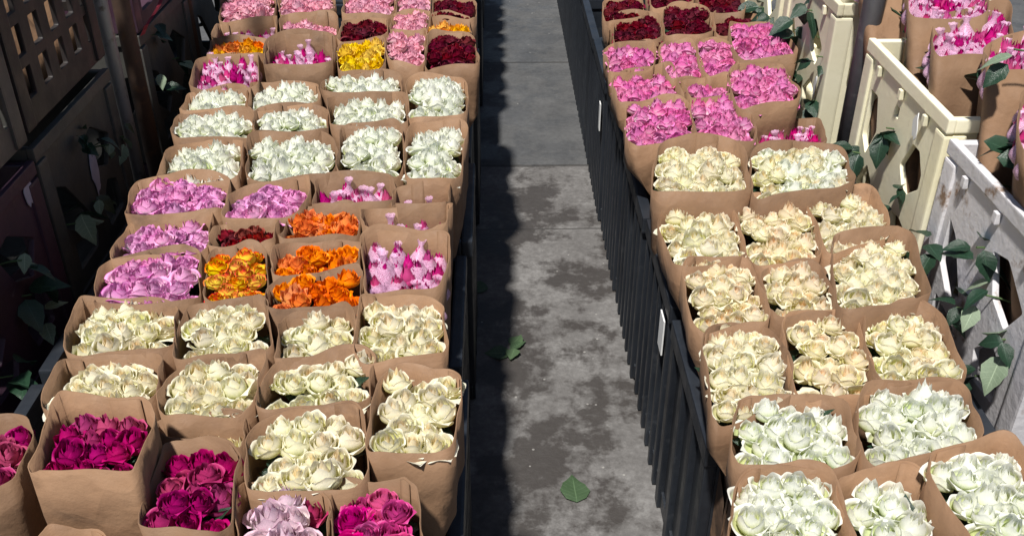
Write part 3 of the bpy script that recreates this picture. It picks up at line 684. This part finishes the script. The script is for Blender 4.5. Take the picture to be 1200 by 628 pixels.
for i, (y0, y1, x0, h, t) in enumerate(RY):
    c = bin_crate('black ribbed flower crate '+t, x0, .835, y0, y1-.012, h+.006*math.sin(9*y0), 'black flower crates of the right bed', (.15, .12, .060, .05, .056, .047, .052, .05, .05, .05)[i])
    if i == 2:
        p = at_x(781, 366, x0-.008); bm = bmesh.new(); add_box(bm, (0, 0, 0), (.003, .045, .085))
        link('paper_tag', bm_mesh('paper_tag', bm, PAPER), c, (x0-.0135-(x0+.835)/2, 1.66-(y0+y1)/2, .405))
    if i == 5:
        bm = bmesh.new(); add_box(bm, (0, 0, 0), (.003, .03, .09)); link('paper_tag', bm_mesh('paper_tag', bm, PAPER), c, (x0-.0135-(x0+.835)/2, -.15, .36))

# light crates on the right, upper tier on lower tier
gr = 'light flower crates stacked on the right'; RW = .40; XR = .868+RW/2
crate('stacking_crate', 'cream plastic crate holding the tall netted sleeves, before the dark post', (XR, 1.955, .455), .455, RW, .39, CREAM, MIR(CRLAT), gr, vis=-1)
crate('stacking_crate', 'weathered white crate with peeling brown patches and leaves poking out', (XR, 1.470, .425), .445, RW, .39, WHITEW, MIR(XLAT), gr, vis=-1)
crate('stacking_crate', 'pale cream crate just behind the dark post', (XR, 2.66, .46), .45, RW, .39, CREAM, MIR(XLAT), gr, vis=-1)
crate('stacking_crate', 'pale cream crate farthest back on the right', (XR, 3.16, .46), .45, RW, .39, CREAM, MIR(CRLAT), gr, vis=-1)
for y, m, t in ((1.955, CREAM, 'lower cream crate under the crate of tall netted sleeves'), (1.470, WHITEW, 'lower white crate under the weathered white crate'), (2.66, CREAM, 'lower cream crate just behind the foot of the dark post'), (3.16, CREAM, 'lower cream crate farthest back on the right')):
    crate('stacking_crate', t, (XR, y, .0), .455, RW, .418 if y < 1.5 else .448, m, XLAT, gr)

# dark crates on the left
gl = 'dark flower crates stacked on the left'; XL = -.952-RW/2
crate('lattice_crate', 'black crate with square windows showing brown paper, top left', (XL, 2.075, .775), .45, RW, .38, BROWNCR, GRID, gl)
crate('lattice_crate', 'black windowed crate cut off by the left edge, top left', (XL, 1.60, .765), .45, RW, .38, DARKCR, GRID, gl)
crate('lattice_crate', 'black lattice crate below the upper windowed crate, beside the grey pole', (XL, 2.075, .365), .45, RW, .375, DARKCR, XLAT, gl)
c = crate('lattice_crate', 'dark purple lattice crate with a torn lilac scrap, left edge', (XL, 1.60, .345), .45, RW, .375, PURPCR, XLAT, gl)
for y, m, t in ((2.075, DARKCR, 'black crate at the bottom of the stack beside the grey pole'), (1.60, PURPCR, 'dark purple crate at the bottom of the left edge stack')):
    crate('lattice_crate', t, (XL, y, 0), .45, RW, .36 if y > 2 else .338, m, XLAT, gl)
for y, nm in ((2.78, 'behind the rusty pole'), (3.27, 'at the far left end')):
    crate('lattice_crate', 'dark purple crate low down '+nm, (XL, y, 0), .45, RW, .36, PURPCR, XLAT, gl)
    crate('lattice_crate', 'black lattice crate in the middle of the stack '+nm, (XL, y, .368), .45, RW, .37, DARKCR, XLAT, gl)
    crate('lattice_crate', 'dark crate on top of the stack '+nm, (XL, y, .746), .45, RW, .37, PURPCR, XLAT, gl)
# brown sleeves standing inside the windowed crates
for y, nm in ((1.45,'nearest the left edge'), (1.62,'in the middle of the left edge crate'), (1.76,'at the far end of the left edge crate'), (1.945,'at the near end of the crate by the grey pole'), (2.085,'in the middle of the crate by the grey pole'), (2.21,'at the far end of the crate by the grey pole')):
    BN[0] += 1; r = random.Random(BN[0])
    root = thing('paper_sleeve', 'brown sleeve behind crate windows '+nm, 'paper sleeve', (XL+.142, y, .80), 'brown sleeves inside the windowed crates', (0, -math.radians(32), 0))
    q = [Vector((sx*.05, sy*.092, .34)) for sx, sy in ((-1,-1),(1,-1),(1,1),(-1,1))]
    link('sleeve_wall', sleeve_mesh(rim_loop(q, r), Vector((0, 0, 0)), .82, 0, -1, BN[0]), root)

# ------------------------------------------------------------------ posts
def post(name, label, x, y, z1, w, mat, shape='round', lean=(0,0)):
    bm = bmesh.new()
    if shape == 'round':
        bmesh.ops.create_cone(bm, cap_ends=True, segments=20, radius1=w/2, radius2=w/2, depth=z1, matrix=Matrix.Translation((0,0,z1/2)))
    else:                                    # angle iron
        for c, s in (((0,0,z1/2),(w,.005,z1)), ((-w/2+.0025, w/2+.0025, z1/2),(.005,w,z1))): add_box(bm, c, s, .001)
    bmesh.ops.create_cone(bm, cap_ends=True, segments=20, radius1=w*.85, radius2=w*.85, depth=.012, matrix=Matrix.Translation((0,0,.006)))
    o = link(name, bm_mesh(name, bm, mat, False), None, (x, y, 0), (lean[0], lean[1], 0))
    if shape == 'round':
        for p in o.data.polygons: p.use_smooth = len(p.vertices) == 4
    return tag(o, label, 'post')
post('metal_post', 'grey metal pole between the stacked dark crates on the left', -.955, 2.365, 1.9, .036, STEEL)
post('metal_post', 'rusty brown pole just behind the grey pole', -.945, 2.47, 1.9, .044, RUST)
post('metal_post', 'dark grey metal post between the cream crates on the right', .905, 2.31, 1.9, .052, STEELD)
post('metal_post', 'thin dark brown post at the far left of the bed', -.955, 3.02, 1.9, .034, RUST)

# ------------------------------------------------------------------ leaf sprigs
def sprig(px, py, X, label, n=3, size=.055, out=1, seed=0, pale=False, spread=.05, droop=-.3):
    r = random.Random(seed+50); p = at_x(px, py, X)
    root = thing('leaf_sprig', label, 'leaves', p, 'rose leaves poking out of the crates')
    s = -1 if X > 0 else 1                    # direction towards the aisle
    bm = bmesh.new()
    a = Vector((-s*.10, r.uniform(-.03,.03), -.05)); b = Vector((s*.012, 0, .0)); prev = None
    for k in range(5):
        c = a.lerp(b, k/4)+Vector((0, 0, .012*math.sin(k/4*PI))); ring = [bm.verts.new(c+Vector((0, .0018*math.cos(t*PI/3), .0018*math.sin(t*PI/3)))) for t in range(6)]
        if prev:
            for i in range(6): bm.faces.new((prev[i], prev[(i+1) % 6], ring[(i+1) % 6], ring[i]))
        prev = ring
    link('stem', bm_mesh('stem', bm, STEM, True), root)
    for k in range(n):
        ang = (-PI/2 if s > 0 else PI/2) + (k-(n-1)/2)*1.15 + r.uniform(-.35, .35)
        off = Vector((s*r.uniform(0, .02), r.uniform(-spread, spread)*.5, r.uniform(-spread, spread)*.5))
        sz = size*r.uniform(.55, .95)
        e = Euler((droop+r.uniform(-.7, .4), r.uniform(-.6, .6), ang), 'XYZ')
        link('leaf', r.choice(PALES if (pale and k % 2 == 0) else LEAVES), root, off, e, (sz*1.15, sz, sz))
SPR = [(1045,150,.862,'glossy leaves in the upper window of the cream crate',4,.075),(1005,178,.862,'dark leaf cluster at the foot of the cream crate',4,.085),(1058,232,.862,'leaves low in the right window of the cream crate',4,.06),
 (1092,292,.85,'large dark leaves between the cream and the white crate',4,.085),(1152,290,.862,'leaf spray in the upper window of the weathered white crate',5,.085),(1160,345,.862,'leaf with pale underside in the white crate',3,.07),
 (1176,398,.862,'folded leaves in the lower window of the weathered white crate',4,.08),(1128,360,.862,'dark leaves behind the left strut of the white crate',4,.07),(1150,440,.862,'lowest leaves of the weathered white crate above the white roses',4,.07),
 (1132,182,.93,'single leaf standing against the tall kraft sleeve',2,.07),(1170,215,.92,'round leaf on the rim of the weathered white crate',2,.06),(1196,58,.93,'bright green leaf in the tall sleeve at right',2,.075),
 (950,12,.862,'large leaves on the rim of the rear cream crate',4,.085),(936,35,.862,'hanging leaves left of the rear cream crate',4,.085),(962,66,.862,'leaf in the window of the rear cream crate',3,.07),(958,118,.862,'dark leaves low in the rear cream crate',4,.08),(935,90,.862,'leaves behind the farther pink bunch by the crate',4,.08),(893,8,.862,'dark leaves at the far right end above red roses',5,.09),(905,22,.862,'leaf spray right of the far dark red roses',4,.08)]
for i, (x, y, X, lab, n, sz) in enumerate(SPR): sprig(x, y, X, lab, n, sz, seed=i, pale=(i in (5, 6, 10, 11)))
SPL = [(18,305,-.945,'pale leaf in the window of the purple crate',3,.075,True),(30,345,-.945,'dark leaf pair below the pale leaf on the purple crate',3,.085,False),(8,440,-.93,'long leaf at the left edge above the cropped magenta bunch',3,.09,False),(40,380,-.945,'drooping leaf tip low on the purple crate',3,.07,True),
 (82,262,-.945,'long pale leaf between the two dark stacks',3,.085,True),(95,165,-.945,'leaves in the window of the black lattice crate',4,.06,False),(122,170,-.945,'narrow pale leaves beside the grey pole',3,.06,True),(205,68,-.945,'pale leaf in the far dark crate',2,.07,True),(185,92,-.945,'grey green leaf behind the rusty pole',3,.07,True),(180,40,-.945,'leaf under the red ribbon',3,.06,False),
 (140,160,-.945,'pale leaf tips in the far window of the black lattice crate',3,.07,True),(112,235,-.945,'pale leaf low on the black lattice crate',3,.07,True)]
for i, (x, y, X, lab, n, sz, pale) in enumerate(SPL): sprig(x, y, X, lab, n, sz, seed=80+i, pale=pale)

# red ribbon, torn scraps
def strip(name, pts, w, mat, label, cat, X):
    bm = bmesh.new(); prev = None; P = [at_x(a, b, X+dx) for a, b, dx in pts]; o = P[0]
    for p in P:
        row = [bm.verts.new(p-o+Vector((0, -w/2, 0))), bm.verts.new(p-o+Vector((.006, 0, 0))), bm.verts.new(p-o+Vector((0, w/2, 0)))]
        if prev:
            for i in (0, 1): bm.faces.new((prev[i], prev[i+1], row[i+1], row[i]))
        prev = row
    bmesh.ops.solidify(bm, geom=list(bm.faces), thickness=.0012)
    return tag(link(name, bm_mesh(name, bm, mat, False), None, o), label, cat)
strip('ribbon', [(192,-8,.02),(186,6,.03),(180,16,.025),(172,28,.03),(167,40,.02)], .045, RIBBON, 'red ribbon hanging on the dark crates behind the rusty pole', 'ribbon', -.94)
def scrap(px, py, X, w, h, label, seed, mat=SCRAP, name='paper_scrap'):
    r = random.Random(seed); p = at_x(px, py, X); n = 14
    out = [((.5*w*r.uniform(.5, 1.1))*math.cos(2*PI*i/n), (.5*h*r.uniform(.5, 1.1))*math.sin(2*PI*i/n)) for i in range(n)]
    me = panel_mesh(name, out, [], .002, mat, .0003)
    return tag(link(name, me, None, p), label, 'scrap')
scrap(35, 226, -.9485, .05, .07, 'torn lilac paper scrap stuck on the purple crate', 3)
scrap(112, 205, -.9485, .05, .14, 'crumpled lilac net scrap on the black lattice crate', 5)
scrap(955, 100, .861, .03, .07, 'small white label stuck on the rear cream crate', 8, PAPER, 'paper_label')
scrap(1072, 150, .8555, .03, .07, 'torn whitish sticker on the rim of the cream crate', 11, PAPER, 'paper_label')

# ------------------------------------------------------------------ floor and fallen leaves
bm = bmesh.new(); bmesh.ops.create_grid(bm, x_segments=1, y_segments=1, size=60)
fl = link('floor', bm_mesh('floor', bm, concrete()), None, (0, 20, 0)); fl['kind'] = 'structure'
def floor_leaf(px, py, size, rot, label, W=.42, up=.004, tilt=0):
    p = at_z(px, py, up); me = leaf_mesh('fallen_leaf', LEAF_FLOOR, size, size*W, .12, .02, int(px))
    o = link('fallen_leaf', me, None, p, (tilt, 0, rot)); return tag(o, label, 'leaf', 'leaves fallen on the floor')
floor_leaf(676, 588, .088, .05, 'single broad green leaf lying near the bottom of the aisle', W=.40)
floor_leaf(600, 404, .055, -.5, 'upper leaf of the cluster at the shadow edge in the aisle')
floor_leaf(598, 408, .055, -.9, 'right leaf of the cluster at the shadow edge in the aisle', W=.3, up=.008)
floor_leaf(598, 414, .07, 1.5, 'left leaf of the cluster, lying in the shadow')
floor_leaf(603, 408, .05, 2.9, 'small pale leaf at the front of the cluster in the aisle', up=.01)
floor_leaf(572, 338, .07, 1.4, 'dark leaf alone in the shadow beside the left crates')

# ------------------------------------------------------------------ light
SUN_DIR = Vector((.19, .42, -1)).normalized()          # direction the light travels
sd = bpy.data.lights.new('sun', 'SUN'); sd.energy = 5.0; sd.angle = math.radians(3.0); sd.color = (1.0, .965, .91)
so = bpy.data.objects.new('sun', sd); COL.objects.link(so); so.rotation_euler = SUN_DIR.to_track_quat('-Z', 'Y').to_euler()
w = bpy.data.worlds.new('World'); scene.world = w; w.use_nodes = True
nt = w.node_tree; bg = nt.nodes['Background']; sky = nt.nodes.new('ShaderNodeTexSky'); sky.sky_type = 'NISHITA'; sky.sun_disc = False
sky.sun_elevation = math.asin(-SUN_DIR.z); sky.sun_rotation = math.atan2(-SUN_DIR.x, -SUN_DIR.y)
nt.links.new(sky.outputs[0], bg.inputs[0]); bg.inputs[1].default_value = .052
vs = scene.view_settings
scene.display_settings.display_device = 'sRGB'; vs.view_transform = 'Standard'; vs.look = 'None'; vs.gamma = 1; vs.exposure = 0.4; vs.use_curve_mapping = False
scene.cycles.max_bounces = 8; scene.cycles.transparent_max_bounces = 12
scene.cycles.use_denoising = True
